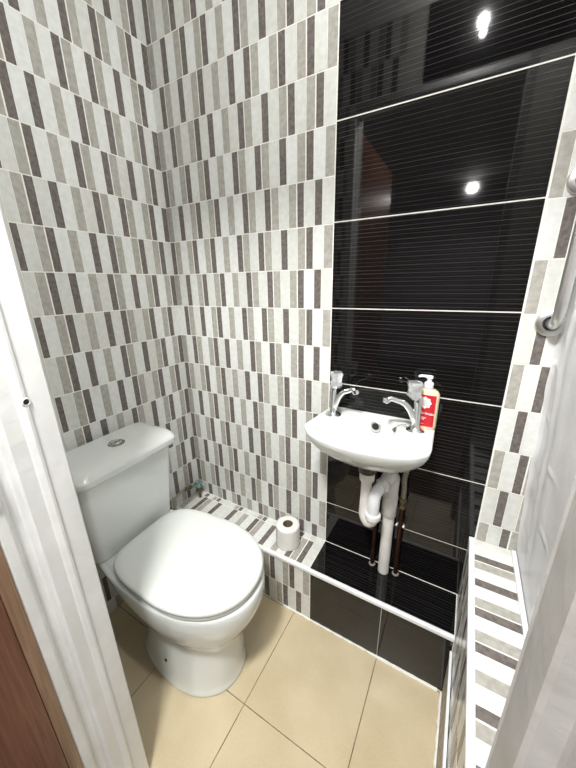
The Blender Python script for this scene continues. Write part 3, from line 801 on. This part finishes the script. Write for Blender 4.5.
obj('loose_sheet', bm, ['paper'], tr, smooth=50)

# ------------------------------------------------------------------ grab rail
gr = thing('grab_rail', 'brushed steel grab rail fixed upright on the tile strip right of the black panel', 'grab rail', (1.275, 0, 0))
zb, zt = 1.168, 1.468
bm = bmesh.new()
tube(bm, smooth_path([(0, -.007, zb), (0, -.030, zb), (0, -.050, zb + .010), (0, -.060, zb + .034), (0, -.0615, zb + .08), (0, -.0615, (zb + zt) / 2), (0, -.0615, zt - .08), (0, -.060, zt - .034), (0, -.050, zt - .010), (0, -.030, zt), (0, -.007, zt)], 8), .0112, 24)
obj('rail', bm, ['steel'], gr, smooth=60)
for z in (zb, zt):
    bm = bmesh.new()
    lathe(bm, [(.0305, 0), (.0312, .002), (.0305, .006), (.028, .008), (.018, .0088), (.017, .005), (.0125, .0045)], (0, -.001, z), (0, -1, 0), 40)
    fo = obj('flange', bm, ['steel'], gr, smooth=40)
    bm = bmesh.new(); lathe(bm, [(.0168, 0), (.0168, .0042)], (0, -.002, z), (0, -1, 0), 30)
    obj('flange_recess', bm, ['black_void'], fo)

# ------------------------------------------------------------------ lamps of the place
def lamp_fitting(label, loc, axis, r):
    d = min(.054, r * 1.2)
    t = thing('ceiling_lamp' if axis[2] else 'wall_lamp', label, 'lamp', loc)
    b = bmesh.new(); lathe(b, [(r * 1.1, 0), (r * 1.12, d * .08), (r * 1.1, d * .37), (r * .98, d * .40)], (0, 0, 0), axis, 36); obj('lamp_base', b, ['pvc_bright'], t, smooth=40)
    b = bmesh.new(); lathe(b, [(r * .96, d * .41), (r * .9, d * .65), (r * .7, d * .85), (r * .4, d * .96), (.001, d)], (0, 0, 0), axis, 36); obj('lamp_diffuser', b, ['lamp_glow'], t, smooth=60)
    return t
def area(name, loc, rot, size, power, col=(1, .96, .9), shape='DISK', spread=PI):
    l = bpy.data.lights.new(name, 'AREA'); l.shape = shape; l.size = size; l.energy = power; l.color = col; l.spread = spread
    o = bpy.data.objects.new(name, l); COL.objects.link(o); o.location = loc; o.rotation_euler = rot; return o
lamp_fitting('small round lamp on the wall over the doorway', (1.0, YF + .002, 2.188), (0, 1, 0), .012)
l = bpy.data.lights.new('lamp_light', 'POINT'); l.energy = 15; l.shadow_soft_size = .013; l.color = (1, .985, .96)
o = bpy.data.objects.new('lamp_light', l); COL.objects.link(o); o.location = (1.0, YF + .036, 2.184)
lamp_fitting('round lamp on the hall ceiling just outside the doorway', (.90, -1.28, 2.449), (0, 0, -1), .13)
area('lamp_light', (.90, -1.28, 2.37), (math.radians(18), 0, 0), .22, 36, (1, .985, .96))
lamp_fitting('round lamp at the far end of the hall ceiling', (.93, -4.0, 2.449), (0, 0, -1), .055)
area('lamp_light', (.93, -4.0, 2.38), (math.radians(35), 0, 0), .10, 14, (1, .99, .97))

w = bpy.data.worlds.new('World'); sc.world = w; w.use_nodes = True
w.node_tree.nodes['Background'].inputs['Color'].default_value = (.9, .95, 1, 1)
w.node_tree.nodes['Background'].inputs['Strength'].default_value = .3

# ------------------------------------------------------------------ camera (solved from the tile grid)
cam = bpy.data.cameras.new('camera'); co = bpy.data.objects.new('camera', cam); COL.objects.link(co)
cam.sensor_fit = 'HORIZONTAL'; cam.sensor_width = 36; cam.lens = 309.276 * 36 / 576; cam.clip_start = .01
right = Vector((0.86908996, 0.49441194, -0.01547493)); down = Vector((0.13757443, -0.27164521, -0.9525136)); fwd = Vector((-0.47513779, 0.82569105, -0.30410256))
mw = Matrix((( right.x, -down.x, -fwd.x, 1.09984), (right.y, -down.y, -fwd.y, -.963906), (right.z, -down.z, -fwd.z, 1.264446), (0, 0, 0, 1)))
co.matrix_world = mw
sc.camera = co
sc.view_settings.view_transform = 'Standard'; sc.view_settings.look = 'None'; sc.view_settings.gamma = 1; sc.view_settings.exposure = .35
sc.view_settings.use_curve_mapping = False
